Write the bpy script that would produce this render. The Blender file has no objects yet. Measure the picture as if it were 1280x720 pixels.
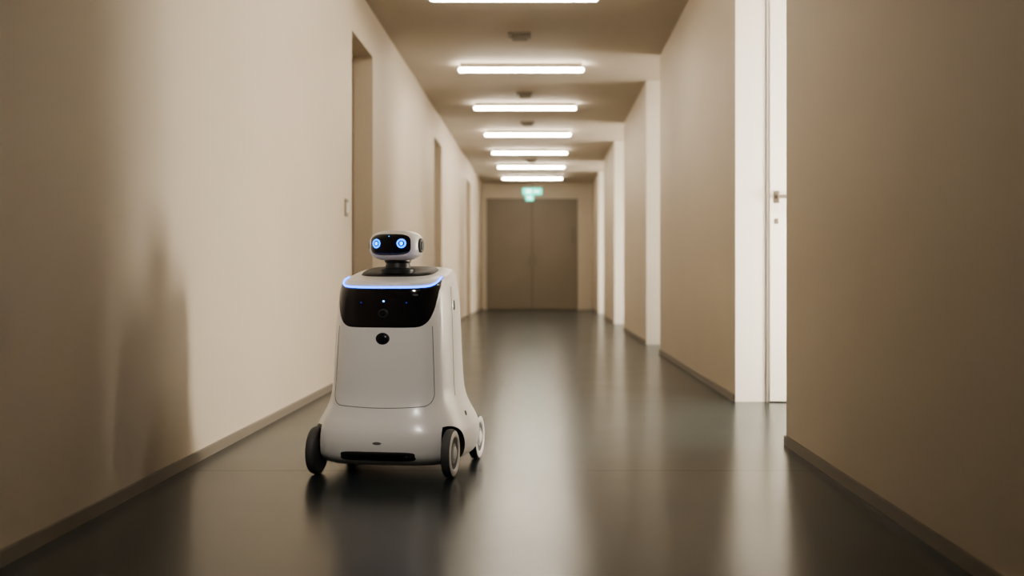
import bpy, bmesh, math
import numpy as np
from mathutils import Matrix, Vector

# ------------------------------------------------------------------ materials
def mat(name, col, rough=0.5, metal=0.0, emis=None, estr=0.0, coat=0.0, spec=0.5):
    m = bpy.data.materials.new(name); m.use_nodes = True
    b = m.node_tree.nodes["Principled BSDF"]
    b.inputs["Base Color"].default_value = (*col, 1)
    b.inputs["Roughness"].default_value = rough
    b.inputs["Metallic"].default_value = metal
    b.inputs["Specular IOR Level"].default_value = spec
    b.inputs["Coat Weight"].default_value = coat
    b.inputs["Coat Roughness"].default_value = 0.08
    if emis:
        b.inputs["Emission Color"].default_value = (*emis, 1)
        b.inputs["Emission Strength"].default_value = estr
    return m

def noisy(name, c1, c2, scale, rough, bump=0.0, r2=None, detail=4, spec=0.5):
    m = mat(name, c1, rough, spec=spec); nt = m.node_tree; b = nt.nodes["Principled BSDF"]
    tc = nt.nodes.new("ShaderNodeTexCoord"); n = nt.nodes.new("ShaderNodeTexNoise")
    n.inputs["Scale"].default_value = scale; n.inputs["Detail"].default_value = detail
    nt.links.new(tc.outputs["Object"], n.inputs["Vector"])
    r = nt.nodes.new("ShaderNodeValToRGB")
    r.color_ramp.elements[0].position = .3; r.color_ramp.elements[1].position = .7
    r.color_ramp.elements[0].color = (*c1, 1); r.color_ramp.elements[1].color = (*c2, 1)
    nt.links.new(n.outputs["Fac"], r.inputs["Fac"]); nt.links.new(r.outputs["Color"], b.inputs["Base Color"])
    if bump:
        n2 = nt.nodes.new("ShaderNodeTexNoise"); n2.inputs["Scale"].default_value = 90
        nt.links.new(tc.outputs["Object"], n2.inputs["Vector"])
        bp = nt.nodes.new("ShaderNodeBump"); bp.inputs["Strength"].default_value = bump; bp.inputs["Distance"].default_value = .003
        nt.links.new(n2.outputs["Fac"], bp.inputs["Height"]); nt.links.new(bp.outputs["Normal"], b.inputs["Normal"])
    if r2 is not None:
        mr = nt.nodes.new("ShaderNodeMapRange"); mr.inputs["To Min"].default_value = rough; mr.inputs["To Max"].default_value = r2
        nt.links.new(n.outputs["Fac"], mr.inputs["Value"]); nt.links.new(mr.outputs["Result"], b.inputs["Roughness"])
    return m

M_wall = noisy("wall_paint", (.68, .605, .505), (.71, .635, .53), 1.2, .55, .12)
M_ceil = noisy("ceiling_paint", (.58, .52, .44), (.61, .55, .47), 1.0, .7)
M_trimw = mat("white_frame_paint", (.82, .80, .75), .4)
M_base = mat("baseboard_taupe", (.25, .22, .18), .4)
M_door = noisy("door_laminate", (.36, .29, .22), (.39, .32, .24), 2.0, .4)
M_enddoor = noisy("end_door_laminate", (.29, .25, .20), (.31, .265, .215), 2.0, .42)
M_seam = mat("shadow_gap", (.03, .025, .02), .8)
M_metal = mat("brushed_metal", (.22, .20, .18), .35, 1.0)
M_lamp = mat("lamp_diffuser", (.9, .9, .9), .5, emis=(1.0, .89, .74), estr=22)
M_lampfill = mat("fill_lamp_diffuser", (.9, .9, .9), .5, emis=(1.0, .88, .74), estr=2.4)
M_pfill = mat("passage_fill_diffuser", (.9, .9, .9), .5, emis=(1.0, .95, .87), estr=12)
M_pfill1 = mat("passage_fill_diffuser_bright", (.9, .9, .9), .5, emis=(1.0, .97, .92), estr=48)
M_win = mat("daylight_pane", (.8, .8, .8), .2, emis=(1.0, .92, .80), estr=14)
M_win1 = mat("daylight_pane_bright", (.8, .8, .8), .2, emis=(1.0, .91, .77), estr=46)
M_grey = mat("grey_plastic", (.30, .27, .22), .5)
M_exit = mat("exit_sign_green", (.02, .3, .2), .4, emis=(.08, .80, .58), estr=1.3)
M_exitw = mat("exit_sign_white", (.5, .8, .7), .4, emis=(.6, 1, .85), estr=2)

# floor
M_floor = noisy("polished_floor", (.024, .036, .040), (.036, .049, .052), 1.6, .20, .03, .26, 5, .29)
nt = M_floor.node_tree; b = nt.nodes["Principled BSDF"]
ramp = [n for n in nt.nodes if n.type == 'VALTORGB'][0]
tc = [n for n in nt.nodes if n.type == 'TEX_COORD'][0]
sx = nt.nodes.new("ShaderNodeSeparateXYZ"); nt.links.new(tc.outputs["Object"], sx.inputs[0])
def mth(op, a, bv=None):
    n = nt.nodes.new("ShaderNodeMath"); n.operation = op
    nt.links.new(a, n.inputs[0])
    if bv is not None: n.inputs[1].default_value = bv
    return n.outputs[0]
f = mth('SUBTRACT', sx.outputs["Y"], 4.18); f = mth('DIVIDE', f, 2.35); f = mth('ADD', f, 10.5); f = mth('FRACT', f)
f = mth('SUBTRACT', f, .5); f = mth('ABSOLUTE', f); f = mth('LESS_THAN', f, .0026)
mx = nt.nodes.new("ShaderNodeMix"); mx.data_type = 'RGBA'
nt.links.new(f, mx.inputs["Factor"]); nt.links.new(ramp.outputs["Color"], mx.inputs[6]); mx.inputs[7].default_value = (.008, .010, .010, 1)
nt.links.new(mx.outputs[2], b.inputs["Base Color"])
f2 = nt.nodes.new("ShaderNodeMath"); f2.operation = 'MULTIPLY_ADD'; nt.links.new(f, f2.inputs[0]); f2.inputs[1].default_value = -.20; f2.inputs[2].default_value = .29
nt.links.new(f2.outputs[0], b.inputs["Specular IOR Level"])

# ------------------------------------------------------------------ helpers
def link(o, parent=None):
    bpy.context.scene.collection.objects.link(o)
    if parent: o.parent = parent
    return o

def boxes(name, lst, m, parent=None, bevel=0.0):
    """lst of (x0,x1,y0,y1,z0,z1)"""
    bm = bmesh.new()
    for x0, x1, y0, y1, z0, z1 in lst:
        r = bmesh.ops.create_cube(bm, size=1)
        for v in r["verts"]:
            v.co = Vector(((x0+x1)/2+v.co.x*(x1-x0), (y0+y1)/2+v.co.y*(y1-y0), (z0+z1)/2+v.co.z*(z1-z0)))
    me = bpy.data.meshes.new(name); bm.to_mesh(me); bm.free(); me.materials.append(m)
    o = bpy.data.objects.new(name, me); link(o, parent)
    if bevel:
        md = o.modifiers.new("bevel", 'BEVEL'); md.width = bevel; md.segments = 3
    return o

def empty(name, loc=(0, 0, 0), rz=0):
    e = bpy.data.objects.new(name, None); e.empty_display_size = .1; e.location = loc; e.rotation_euler = (0, 0, rz)
    return link(e)

def meshobj(name, verts, faces, m, parent=None, xf=None, smooth=True, sharp=None):
    me = bpy.data.meshes.new(name); me.from_pydata([tuple(v) for v in verts], [], faces); me.materials.append(m)
    bm = bmesh.new(); bm.from_mesh(me)
    bmesh.ops.recalc_face_normals(bm, faces=bm.faces)
    for f_ in bm.faces: f_.smooth = smooth
    if sharp:
        for e in bm.edges:
            if len(e.link_faces) == 2 and e.calc_face_angle(0) > math.radians(sharp): e.smooth = False
    if xf is not None: bmesh.ops.transform(bm, matrix=xf, verts=bm.verts)
    bm.to_mesh(me); bm.free()
    return link(bpy.data.objects.new(name, me), parent)

def lathe(name, prof, m, parent, xf, n=64, sharp=30):
    """profile list of (radius, axial) revolved around X axis"""
    V = []; F = []
    for r, a in prof:
        for i in range(n):
            t = 2*math.pi*i/n; V.append((a, r*math.cos(t), r*math.sin(t)))
    k = len(prof)
    for j in range(k-1):
        for i in range(n):
            F.append((j*n+i, j*n+(i+1) % n, (j+1)*n+(i+1) % n, (j+1)*n+i))
    if prof[0][0] > 1e-6: F.append(tuple(range(n)))
    if prof[-1][0] > 1e-6: F.append(tuple((k-1)*n+i for i in range(n)))
    return meshobj(name, V, F, m, parent, xf, True, sharp)

def tube(name, pts, rad, m, parent, cyclic=False):
    cu = bpy.data.curves.new(name, 'CURVE'); cu.dimensions = '3D'; cu.bevel_depth = rad; cu.bevel_resolution = 3
    cu.use_fill_caps = True
    sp = cu.splines.new('POLY'); sp.points.add(len(pts)-1)
    for p, q in zip(sp.points, pts): p.co = (*q, 1)
    sp.use_cyclic_u = cyclic; cu.materials.append(m)
    return link(bpy.data.objects.new(name, cu), parent)

# ------------------------------------------------------------------ room shell
CH = .72; HC = 2.12; H = CH+HC
XL = -1.354; XR = 1.12; XN = 1.052; YN = 4.83; YB = -3.0; YE = 25.2; XP = 3.6; XP1 = 2.6
boxes("floor", [(XL-.3, XP+.3, YB-.2, YE+.2, -.1, 0)], M_floor)
boxes("ceiling", [(XL-.3, XP+.3, YB-.2, YE+.2, H, H+.1)], M_ceil)
DH = 2.48
ldoors = [(7.96, 8.94), (14.0, 15.04), (19.95, 21.06)]
seg = []; y = YB
for a, c in ldoors:
    seg.append((XL-.25, XL, y, a, 0, H)); seg.append((XL-.25, XL, a, c, DH, H)); y = c
seg.append((XL-.25, XL, y, YE, 0, H))
boxes("wall_left", seg, M_wall)
bb = []; y = YB
for a, c in ldoors: bb.append((XL, XL+.012, y, a, 0, .04)); y = c
bb.append((XL, XL+.012, y, YE, 0, .04))
boxes("baseboard_left", bb, M_base)
for i, (a, c) in enumerate(ldoors):
    d = empty("door_%d" % (i+1), (XL-.2, (a+c)/2, 0))
    w = (c-a)/2
    boxes("leaf", [(-.03, .02, -w+.03, w-.03, .008, DH-.03)], M_door, d, .003)
    boxes("frame", [(-.03, .05, -w, -w+.03, 0, DH), (-.03, .05, w-.03, w, 0, DH), (-.03, .05, -w+.03, w-.03, DH-.03, DH)], M_door, d)
    boxes("handle", [(.02, .03, -w+.08, -w+.12, 1.0, 1.15), (.03, .06, -w+.093, -w+.107, 1.08, 1.095), (.055, .067, -w+.093, -w+.21, 1.08, 1.095)], M_metal, d, .002)

rop = [(YN, 6.5), (10.67, 12.06), (15.4, 17.4), (20.4, 22.4)]
boxes("wall_right", [(XR, XP, 6.5, 10.67, 0, H), (XR, XP, 12.06, 15.4, 0, H), (XR, XP, 17.4, 20.4, 0, H), (XR, XP, 22.4, YE, 0, H),
                     (XN, XP, YB, YN, 0, H)], M_wall)
boxes("baseboard_right", [(XR-.012, XR, 6.5, 10.67, 0, .04), (XR-.012, XR, 12.06, 15.4, 0, .04), (XR-.012, XR, 17.4, 20.4, 0, .04),
                          (XR-.012, XR, 22.4, YE, 0, .04), (XN-.012, XN, YB, YN, 0, .04)], M_base)
# white reveals (jamb linings) on the far side of every opening
for i, (a, c) in enumerate(rop):
    boxes("trim_%d" % (i+1), [(XR-.004, XR+.17, c-.02, c-.0005, 0, H)], M_trimw, None, .002)
# end walls of passages with windows
for i, (a, c) in enumerate(rop):
    w0, w1 = (5.27, 5.80) if i == 0 else (a+.25, c-.25)
    z0, z1 = (.45, 1.45) if i == 0 else (.3, 1.8)
    X0 = XP1 if i == 0 else XP
    boxes("wall_passage_%d" % (i+1), [(X0, X0+.15, a, w0, 0, H), (X0, X0+.15, w1, c, 0, H), (X0, X0+.15, w0, w1, 0, z0), (X0, X0+.15, w0, w1, z1, H)], M_wall)
    wn = empty("window_%d" % (i+1), (X0+.04, (w0+w1)/2, (z0+z1)/2))
    hw, hz = (w1-w0)/2, (z1-z0)/2
    boxes("pane", [(-.005, .005, -hw+.03, hw-.03, -hz+.03, hz-.03)], M_win1 if i == 0 else M_win, wn)
    boxes("frame", [(-.03, .03, -hw, -hw+.03, -hz, hz), (-.03, .03, hw-.03, hw, -hz, hz), (-.03, .03, -hw, hw, -hz, -hz+.03), (-.03, .03, -hw, hw, hz-.03, hz)], M_trimw, wn)
    # unseen fill lamp, added to brighten the reveals and the floor beside them
    pl = empty("passage_fill_lamp" if i == 0 else "passage_fill_lamp.%03d" % i, (1.95, a+.35, H-.04))
    boxes("diffuser", [(-.6, .6, -.06, .06, -.02, -.005)], M_pfill1 if i == 0 else M_pfill, pl, .005)
    boxes("housing", [(-.62, .62, -.08, -.065, -.02, .04), (-.62, .62, .065, .08, -.02, .04), (-.62, .62, -.065, .065, .0, .04),
                      (-.62, -.605, -.065, .065, -.02, 0), (.605, .62, -.065, .065, -.02, 0)], M_grey, pl)

# door in the first passage's far wall (faces the camera)
d = empty("door_4", (1.80, 6.5, 0))
boxes("leaf", [(-.49, .46, -.045, -.002, .006, 2.66)], M_trimw, d, .003)
boxes("frame", [(-.505, -.49, -.03, -.001, 0, 2.7), (.46, .50, -.06, -.001, 0, 2.7), (-.505, .5, -.06, -.001, 2.66, 2.7)], M_trimw, d)
boxes("handle", [(-.465, -.435, -.052, -.045, 1.15, 1.22), (-.457, -.441, -.095, -.05, 1.174, 1.194), (-.457, -.33, -.104, -.086, 1.174, 1.194),
                 (-.462, -.440, -.050, -.045, 1.03, 1.06)], M_metal, d, .002)

boxes("wall_back", [(XL-.25, XP, YB-.15, YB, 0, H)], M_wall)
ex0, ex1, eh = -1.26, .80, 2.50
boxes("wall_end", [(XL-.25, ex0, YE, YE+.2, 0, H), (ex1, XP, YE, YE+.2, 0, H), (ex0, ex1, YE, YE+.2, eh, H)], M_wall)
d = empty("door_5", ((ex0+ex1)/2, YE+.12, 0)); w = (ex1-ex0)/2
boxes("leaf_1", [(-w+.05, -.004, -.03, .03, .008, eh-.05)], M_enddoor, d, .004)
boxes("leaf_2", [(.004, w-.05, -.03, .03, .008, eh-.05)], M_enddoor, d, .004)
boxes("frame", [(-w, -w+.05, -.06, .06, 0, eh), (w-.05, w, -.06, .06, 0, eh), (-w+.05, w-.05, -.06, .06, eh-.05, eh)], M_enddoor, d)
boxes("backing", [(-w, w, .06, .075, 0, eh)], M_seam, d)
boxes("handle", [(.05, .07, -.07, -.03, 1.0, 1.2), (-.07, -.05, -.07, -.03, 1.0, 1.2)], M_metal, d, .003)
boxes("access_control_panel", [(w-.15, w-.08, -.06, -.028, 1.5, 1.85)], M_base, d, .008)

# switch
sw = empty("light_switch", (XL, 7.7, 1.2))
boxes("plate", [(0, .012, -.045, .045, -.06, .06)], M_grey, sw, .003)
boxes("rocker", [(.012, .018, -.03, .03, -.035, .035)], M_trimw, sw, .002)

# ------------------------------------------------------------------ ceiling lamps
ys = [8.25, 11.1, 13.6, 16.15, 18.5, 20.9, 23.3, 1.0, -1.2]  # trailing pair is out of view, added as soft fill for the foreground
for i, yy in enumerate(ys):
    e = empty("linear_ceiling_lamp" if i == 0 else "linear_ceiling_lamp.%03d" % i, (-.21, yy, H))
    boxes("diffuser", [(-.62, .62, -.045, .045, -.080, -.045)], M_lamp if i < 7 else M_lampfill, e, .016)
    boxes("housing", [(-.60, .60, -.035, .035, -.048, 0)], M_grey, e)
for i, yy in enumerate([9.75, 12.9, 15.3, 20.2]):
    e = empty("smoke_detector" if i == 0 else "smoke_detector.%03d" % i, (-.2, yy, H))
    boxes("base", [(-.10, .10, -.10, .10, -.02, 0)], M_grey, e, .008)
    boxes("sensor", [(-.07, .07, -.07, .07, -.05, -.02)], M_grey, e, .012)
# unseen spot and housing, added as fill to wash the robot from the front
sp0 = empty("robot_fill_spot", (-.55, .9, H))
tgt = Vector((-.56, 4.2, .42)); pos = Vector((-.55, .9, H-.12))
lathe("fill_spot_housing", [(.001, -.12), (.045, -.12), (.045, .0), (.04, .0), (.04, -.02), (.001, -.02)], M_grey, sp0,
      Matrix.Translation((0, 0, -.10)) @ (tgt-pos).to_track_quat('X', 'Z').to_matrix().to_4x4(), 40)
ld = bpy.data.lights.new("fill_spot_beam", 'SPOT'); ld.energy = 170; ld.spot_size = math.radians(22); ld.spot_blend = 1.0
ld.shadow_soft_size = .16; ld.color = (1, .94, .86)
lo = bpy.data.objects.new("fill_spot_beam", ld); link(lo, sp0)
dr = (tgt-pos).normalized()
lo.location = Vector((0, 0, -.10))+dr*.06; lo.rotation_euler = dr.to_track_quat('-Z', 'Y').to_euler()

e = empty("exit_sign", (-.2, 21.9, H-.37))
boxes("rod", [(-.005, .005, -.005, .005, .0, .37)], M_grey, e)
boxes("sign_panel", [(-.19, .19, -.02, .02, -.13, .0)], M_exit, e, .01)
boxes("arrow_panel", [(-.13, .03, -.02, .02, -.25, -.13)], M_exit, e, .01)
boxes("pictogram", [(-.12, -.02, -.023, -.018, -.10, -.03), (.03, .13, -.023, -.018, -.08, -.05), (-.09, -.01, -.023, -.018, -.21, -.17)], M_exitw, e)

# ------------------------------------------------------------------ robot
M_white = mat("robot_white_shell", (.86, .84, .81), .32, coat=.35)
M_white.node_tree.nodes["Principled BSDF"].inputs["Coat Roughness"].default_value = .18
M_black = mat("robot_gloss_black", (.006, .007, .010), .08, coat=.6)
M_dark = mat("robot_dark_plastic", (.02, .02, .022), .45)
M_groove = mat("robot_panel_groove", (.16, .15, .14), .6)
M_tyre = mat("rubber_tyre", (.10, .10, .10), .6)
M_rim = mat("wheel_rim_white", (.78, .77, .75), .35)
M_rimd = mat("wheel_rim_grey", (.34, .34, .34), .4)
M_led = mat("blue_led_strip", (.02, .08, .4), .4, emis=(.0, .12, 1.0), estr=5)
M_eye = mat("eye_led_ring", (.02, .1, .4), .4, emis=(.0, .18, 1.0), estr=2.8)
M_eyec = mat("eye_led_core", (.1, .3, .8), .4, emis=(.04, .38, 1.0), estr=2.8)
M_dot = mat("status_dot_blue", (.01, .03, .2), .4, emis=(.01, .06, .6), estr=.6)
M_glow = mat("eye_screen_glow", (.005, .01, .04), .2, emis=(.0, .03, .5), estr=.7)
M_lens = mat("camera_lens_ring", (.05, .055, .065), .25, .6)

RB = empty("service_robot", (-.545, 4.285, 0), math.radians(-9))
KH = [.042, .055, .085, .12, .155, .19, .225, .265, .31, .42, .56, .66, .705, .722, .732, .735]
KA = [.240, .266, .282, .286, .284, .272, .254, .237, .228, .221, .215, .207, .200, .193, .180, .150]
KB = [.240, .268, .290, .294, .289, .276, .258, .244, .236, .229, .220, .210, .202, .194, .180, .155]
def pchip(xs, ys, x):
    xs = np.array(xs); ys = np.array(ys); h = np.diff(xs); dl = np.diff(ys)/h; n = len(xs); d_ = np.zeros(n)
    for i in range(1, n-1):
        if dl[i-1]*dl[i] > 0:
            w1 = 2*h[i]+h[i-1]; w2 = h[i]+2*h[i-1]; d_[i] = (w1+w2)/(w1/dl[i-1]+w2/dl[i])
    d_[0] = dl[0]; d_[-1] = dl[-1]
    i = min(max(int(np.searchsorted(xs, x))-1, 0), n-2); t = (x-xs[i])/h[i]
    return (ys[i]*(1+2*t)*(1-t)**2+d_[i]*h[i]*t*(1-t)**2+ys[i+1]*t*t*(3-2*t)+d_[i+1]*h[i]*t*t*(t-1))
def sm(t): t = min(max(t, 0), 1); return t*t*(3-2*t)
NE = 3.7
_c = {}
def ring(h):
    k = round(h, 6)
    if k in _c: return _c[k]
    a, b_ = pchip(KH, KA, h), pchip(KH, KB, h)
    t = np.linspace(0, 2*np.pi, 2881)
    s, c = np.sin(t), np.cos(t)
    x = a*np.sign(s)*np.abs(s)**(2/NE); y_ = -b_*np.sign(c)*np.abs(c)**(2/NE)
    L = np.concatenate([[0], np.cumsum(np.hypot(np.diff(x), np.diff(y_)))])
    _c[k] = (x, y_, L); return _c[k]
def surf0(l, h):
    x, y_, L = ring(h); T = L[-1]; l = l % T
    px, py = np.interp(l, L, x), np.interp(l, L, y_)
    return np.array([px, py, h+.17*py*sm((h-.40)/.30)])
def surf(l, h, off=0.0):
    p = surf0(l, h)
    if off == 0: return p
    du = surf0(l+.004, h)-surf0(l-.004, h); h2 = min(h+.003, KH[-1]); h1 = max(h-.003, KH[0])
    dv = surf0(l, h2)-surf0(l, h1); n_ = np.cross(du, dv); n_ /= np.linalg.norm(n_)
    return p+n_*off
# body shell
N = 144; hs = list(np.linspace(.042, .06, 5))+list(np.linspace(.06, .70, 62))[1:]+list(np.linspace(.70, .735, 14))[1:]
V = []; F = []
for h in hs:
    T = ring(h)[2][-1]
    for i in range(N): V.append(surf0(T*i/N, h))
for j in range(len(hs)-1):
    for i in range(N): F.append((j*N+i, j*N+(i+1) % N, (j+1)*N+(i+1) % N, (j+1)*N+i))
top = V[-N:]; base_i = (len(hs)-1)*N
for s in (.8, .4):
    st = len(V)
    for p in top: V.append(np.array([p[0]*s, p[1]*s, .735+.17*p[1]*s+.002*(1-s)]))
    for i in range(N): F.append((base_i+i, base_i+(i+1) % N, st+(i+1) % N, st+i))
    base_i = st
F.append(tuple(base_i+i for i in range(N))); F.append(tuple(range(N-1, -1, -1)))
body = meshobj("body_shell", V, F, M_white, RB, None, True)
body.data.materials.append(M_dark)
WX, WY, WR = .250, .217, .0875
AR = .097; AX = .226
wheels = [(sx_*WX, sy_*WY) for sx_ in (-1, 1) for sy_ in (-1, 1)]
cut = []
for wx, wy in wheels:
    s = 1 if wx > 0 else -1
    co = lathe("cutter", [(AR, AX), (AR, .40)], M_dark, None, Matrix.Translation((0, wy, WR)) @ Matrix.Diagonal((s, 1, 1, 1)), 64)
    md = body.modifiers.new("b", 'BOOLEAN'); md.operation = 'DIFFERENCE'; md.object = co; md.solver = 'EXACT'; cut.append(co)
RB.location = (0, 0, 0); RB.rotation_euler = (0, 0, 0)
bpy.context.view_layer.update()
nm = bpy.data.meshes.new_from_object(body.evaluated_get(bpy.context.evaluated_depsgraph_get()))
body.modifiers.clear(); body.data = nm
for c_ in cut: bpy.data.objects.remove(c_, do_unlink=True)
RB.location = (-.545, 4.285, 0); RB.rotation_euler = (0, 0, math.radians(-9))
bm = bmesh.new(); bm.from_mesh(nm)
for f_ in bm.faces:
    c_ = f_.calc_center_median(); f_.smooth = True
    for wx, wy in wheels:
        if wx*c_.x > 0 and abs(c_.x) > AX-.001 and math.hypot(c_.y-wy, c_.z-WR) < AR+.0003: f_.material_index = 1
for e_ in bm.edges:
    if len(e_.link_faces) == 2 and e_.calc_face_angle(0) > math.radians(32): e_.smooth = False
bm.to_mesh(nm); bm.free()

def htop(l): return .7165+.014*sm((abs(l)-.16)/.085)
def rows_patch(name, h1, W, m, nu=70, nv=34, off=.0022):
    V = []; F = []
    for j in range(nv+1):
        t = j/nv; w_ = W(t)
        for i in range(nu+1):
            u = -1+2*i/nu; h0 = htop(u*w_) - .001
            h = h0+(h1-h0)*t
            o = off if (abs(u) < .995 and 0 < j < nv) else -.001
            V.append(surf(u*w_, h, o))
    for j in range(nv):
        for i in range(nu):
            F.append((j*(nu+1)+i, j*(nu+1)+i+1, (j+1)*(nu+1)+i+1, (j+1)*(nu+1)+i))
    return meshobj(name, V, F, m, RB, None, True)
def Wp(t): return float(pchip([0, .15, .4, .65, .82, .92, .97, 1], [.246, .230, .206, .186, .170, .153, .137, .11], t))
rows_patch("front_sensor_panel", .557, Wp, M_black)
tube("led_strip", [surf(l, htop(l)+.001, .002) for l in np.linspace(-.250, .250, 90)], .0028, M_led, RB)

def disc_on_body(name, l0, h0, rl, rh, m, off=.002, n=3.0, hole=0, nr=5, na=48, rim=-.002):
    V = []; F = []
    rs = np.linspace(hole, 1, nr)
    for r in rs:
        for i in range(na):
            t = 2*math.pi*i/na; c_, s_ = math.cos(t), math.sin(t)
            o = rim if r == 1 else off
            V.append(surf(l0+r*rl*np.sign(c_)*abs(c_)**(2/n), h0+r*rh*np.sign(s_)*abs(s_)**(2/n), o))
    for j in range(nr-1):
        for i in range(na): F.append((j*na+i, j*na+(i+1) % na, (j+1)*na+(i+1) % na, (j+1)*na+i))
    return meshobj(name, V, F, m, RB, None, True)
disc_on_body("panel_camera_ring", 0, .619, .021, .021, M_lens, .0045, 2, .55)
disc_on_body("panel_camera_lens", 0, .619, .011, .011, M_black, .005, 2, .0)
disc_on_body("status_led", 0, .668, .0045, .0045, M_eyec, .0045, 2)
disc_on_body("status_dot_1", -.085, .662, .003, .003, M_dot, .004, 2)
disc_on_body("status_dot_2", .085, .662, .003, .003, M_dot, .004, 2)
disc_on_body("body_camera_ring", 0, .510, .027, .027, M_lens, .002, 2, .7)
disc_on_body("body_camera_lens", 0, .510, .022, .022, M_black, .0035, 2)
disc_on_body("bumper_slot", 0, .081, .163, .019, M_dark, .0022, 6)
disc_on_body("bumper_slot_inner", 0, .081, .135, .011, M_black, .004, 6)
disc_on_body("logo_badge", 0, .128, .019, .006, M_groove, .0015, 2)
side = ring(.6)[2][-1]/4
for s in (1, -1):
    disc_on_body("side_sensor_slot_%d" % (1 if s > 0 else 2), s*(side+.0), .615, .011, .021, M_black, .002, 4)
    disc_on_body("side_button_%d" % (1 if s > 0 else 2), s*(ring(.2)[2][-1]/4-.03), .21, .012, .010, M_dark, .002, 2)
# panel seam: U shape on the front, plus side shells
U = []
for h in np.linspace(.56, .30, 30): U.append((.184+.012*(.56-h)/.26, h))
for t in np.linspace(0, 1, 14)[1:]:
    U.append((.196-.045*(1-math.cos(t*math.pi/2)), .30-.045*math.sin(t*math.pi/2)))
mid = [(l, .255-.006*math.cos(l/.151*math.pi/2)) for l in np.linspace(.149, -.149, 40)]
path = U+mid+[(-l, h) for l, h in reversed(U)]
tube("front_cover_seam", [surf(l, h, 0) for l, h in path], .0013, M_groove, RB)
for s in (1, -1):
    T = []
    for h in np.linspace(.69, .28, 40): T.append(surf(s*(.335+.02*(.69-h)), h, 0))
    tube("side_cover_seam_%d" % (1 if s > 0 else 2), T, .0010, M_groove, RB)
# deck inlay
V = []; F = []; na = 64
rs = [0.05, .5, .95, 1.0]
for k, r in enumerate(rs):
    for i in range(na):
        t = 2*math.pi*i/na; c_, s_ = math.cos(t), math.sin(t)
        x = -.008+r*.145*np.sign(c_)*abs(c_)**(2/3.2); y_ = .035+r*.110*np.sign(s_)*abs(s_)**(2/3.2)
        V.append((x, y_, .7375+.17*y_+(.004 if k < 3 else -.004)))
for j in range(3):
    for i in range(na): F.append((j*na+i, j*na+(i+1) % na, (j+1)*na+(i+1) % na, (j+1)*na+i))
F.append(tuple(range(na)))
meshobj("deck_inlay", V, F, M_dark, RB, None, True)
# neck (lathe about x -> rotate to z)
Rz = Matrix.Rotation(math.radians(-90), 4, 'Y')
lathe("neck", [(.064, .735), (.064, .750), (.058, .756), (.048, .758), (.045, .775), (.050, .780), (.050, .79), (.04, .80)], M_dark, RB,
      Matrix.Translation((-.008, .0, 0)) @ Rz, 48, 30)
# head
HX = Matrix.Translation((-.010, -.01, .842)) @ Matrix.Rotation(math.radians(-5.5), 4, 'Z')
ax, ay, az, hn = .099, .080, .058, 2.9
V = []; F = []; nu, nv = 96, 48
def sp_(v, e): return math.copysign(abs(v)**e, v)
for j in range(1, nv):
    ph = -math.pi/2+math.pi*j/nv
    for i in range(nu):
        t = 2*math.pi*i/nu
        V.append((ax*sp_(math.cos(ph), 2/hn)*sp_(math.cos(t), 2/hn), ay*sp_(math.cos(ph), 2/hn)*sp_(math.sin(t), 2/hn), az*sp_(math.sin(ph), 2/hn)))
for j in range(nv-2):
    for i in range(nu): F.append((j*nu+i, j*nu+(i+1) % nu, (j+1)*nu+(i+1) % nu, (j+1)*nu+i))
F.append(tuple(range(nu))); F.append(tuple((nv-2)*nu+i for i in range(nu)))
meshobj("head_shell", V, F, M_white, RB, HX, True)
def hs_(x, z, off):
    k = 1-abs(x/ax)**hn-abs(z/az)**hn
    return (x, -ay*max(k, 0)**(1/hn)-off, z)
def head_patch(name, x0, z0, rx, rz, m, off, n, hole=0, nr=12, na=64, rim=-.002):
    V = []; F = []; rs = np.linspace(hole if hole else .02, 1, nr)
    for q, r in enumerate(rs):
        for i in range(na):
            t = 2*math.pi*i/na; c_, s_ = math.cos(t), math.sin(t)
            V.append(hs_(x0+r*rx*sp_(c_, 2/n), z0+r*rz*sp_(s_, 2/n), rim if q == nr-1 else off))
    for j in range(nr-1):
        for i in range(na): F.append((j*na+i, j*na+(i+1) % na, (j+1)*na+(i+1) % na, (j+1)*na+i))
    if not hole: F.append(tuple(range(na)))
    return meshobj(name, V, F, m, RB, HX, True)
head_patch("face_visor", 0, .002, .085, .042, M_black, .002, 3.6)
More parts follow.
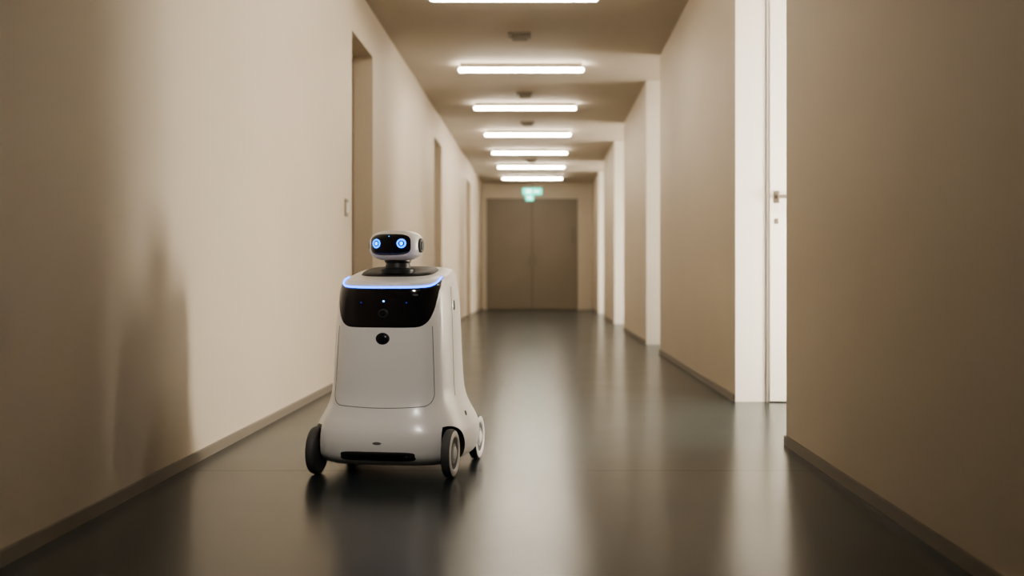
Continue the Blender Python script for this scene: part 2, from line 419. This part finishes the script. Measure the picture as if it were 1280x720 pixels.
for i, s in enumerate((-1, 1)):
    ex = s*.050
    head_patch("eye_glow_%d" % (i+1), ex, .006, .024, .024, M_glow, .0028, 2, 0, 4)
    head_patch("eye_ring_%d" % (i+1), ex, .006, .0175, .0175, M_eye, .0036, 2, .66, 5, rim=.0036)
    head_patch("eye_core_%d" % (i+1), ex, .006, .0060, .0070, M_eyec, .0036, 2, 0, 3, rim=.0036)
    lathe("ear_disc_%d" % (i+1), [(0.001, .106), (.014, .106), (.016, .1035), (.024, .1035), (.027, .101), (.027, .087)], M_dark, RB,
          HX @ Matrix.Diagonal((s, 1, 1, 1)), 48)
head_patch("face_sensor", 0, .033, .003, .003, M_eyec, .003, 2, 0, 3)
# wheels
for i, (wx, wy) in enumerate(wheels):
    s = 1 if wx > 0 else -1
    X = Matrix.Translation((wx, wy, WR)) @ Matrix.Diagonal((s, 1, 1, 1))
    k = i+1
    lathe("tyre_%d" % k, [(.060, -.015), (.078, -.016), (.085, -.012), (.0875, -.005), (.0875, .005), (.085, .012), (.082, .016), (.078, .015)], M_tyre, RB, X)
    lathe("rim_%d" % k, [(.081, .0130), (.081, .0165), (.077, .0185), (.062, .0185), (.056, .0145), (.054, .0100)], M_rim, RB, X)
    lathe("wheel_disc_%d" % k, [(.060, .002), (.060, .0105), (.040, .0105), (.036, .015), (.028, .016), (.001, .0165)], M_rimd, RB, X)
    lathe("hub_%d" % k, [(.024, .013), (.024, .0185), (.020, .0205), (.001, .0205)], M_rim, RB, X)
    lathe("axle_%d" % k, [(.012, -.05), (.012, .01)], M_dark, RB, X)

# ------------------------------------------------------------------ world + camera
w = bpy.data.worlds.new("world"); bpy.context.scene.world = w; w.use_nodes = True
w.node_tree.nodes["Background"].inputs[0].default_value = (.5, .45, .4, 1)
w.node_tree.nodes["Background"].inputs[1].default_value = .2
cam = bpy.data.cameras.new("camera"); co = bpy.data.objects.new("camera", cam); link(co)
co.location = (0, 0, CH); co.rotation_euler = (math.radians(90), 0, 0)
cam.sensor_width = 36; cam.lens = 1400/1280*36
cam.shift_x = -38/1280; cam.shift_y = -13/1280
cam.dof.use_dof = True; cam.dof.focus_distance = 4.1; cam.dof.aperture_fstop = 2.2
cam.clip_end = 100
bpy.context.scene.camera = co
vs = bpy.context.scene.view_settings
vs.view_transform = 'AgX'; vs.look = 'AgX - Medium High Contrast'; vs.exposure = 0.58
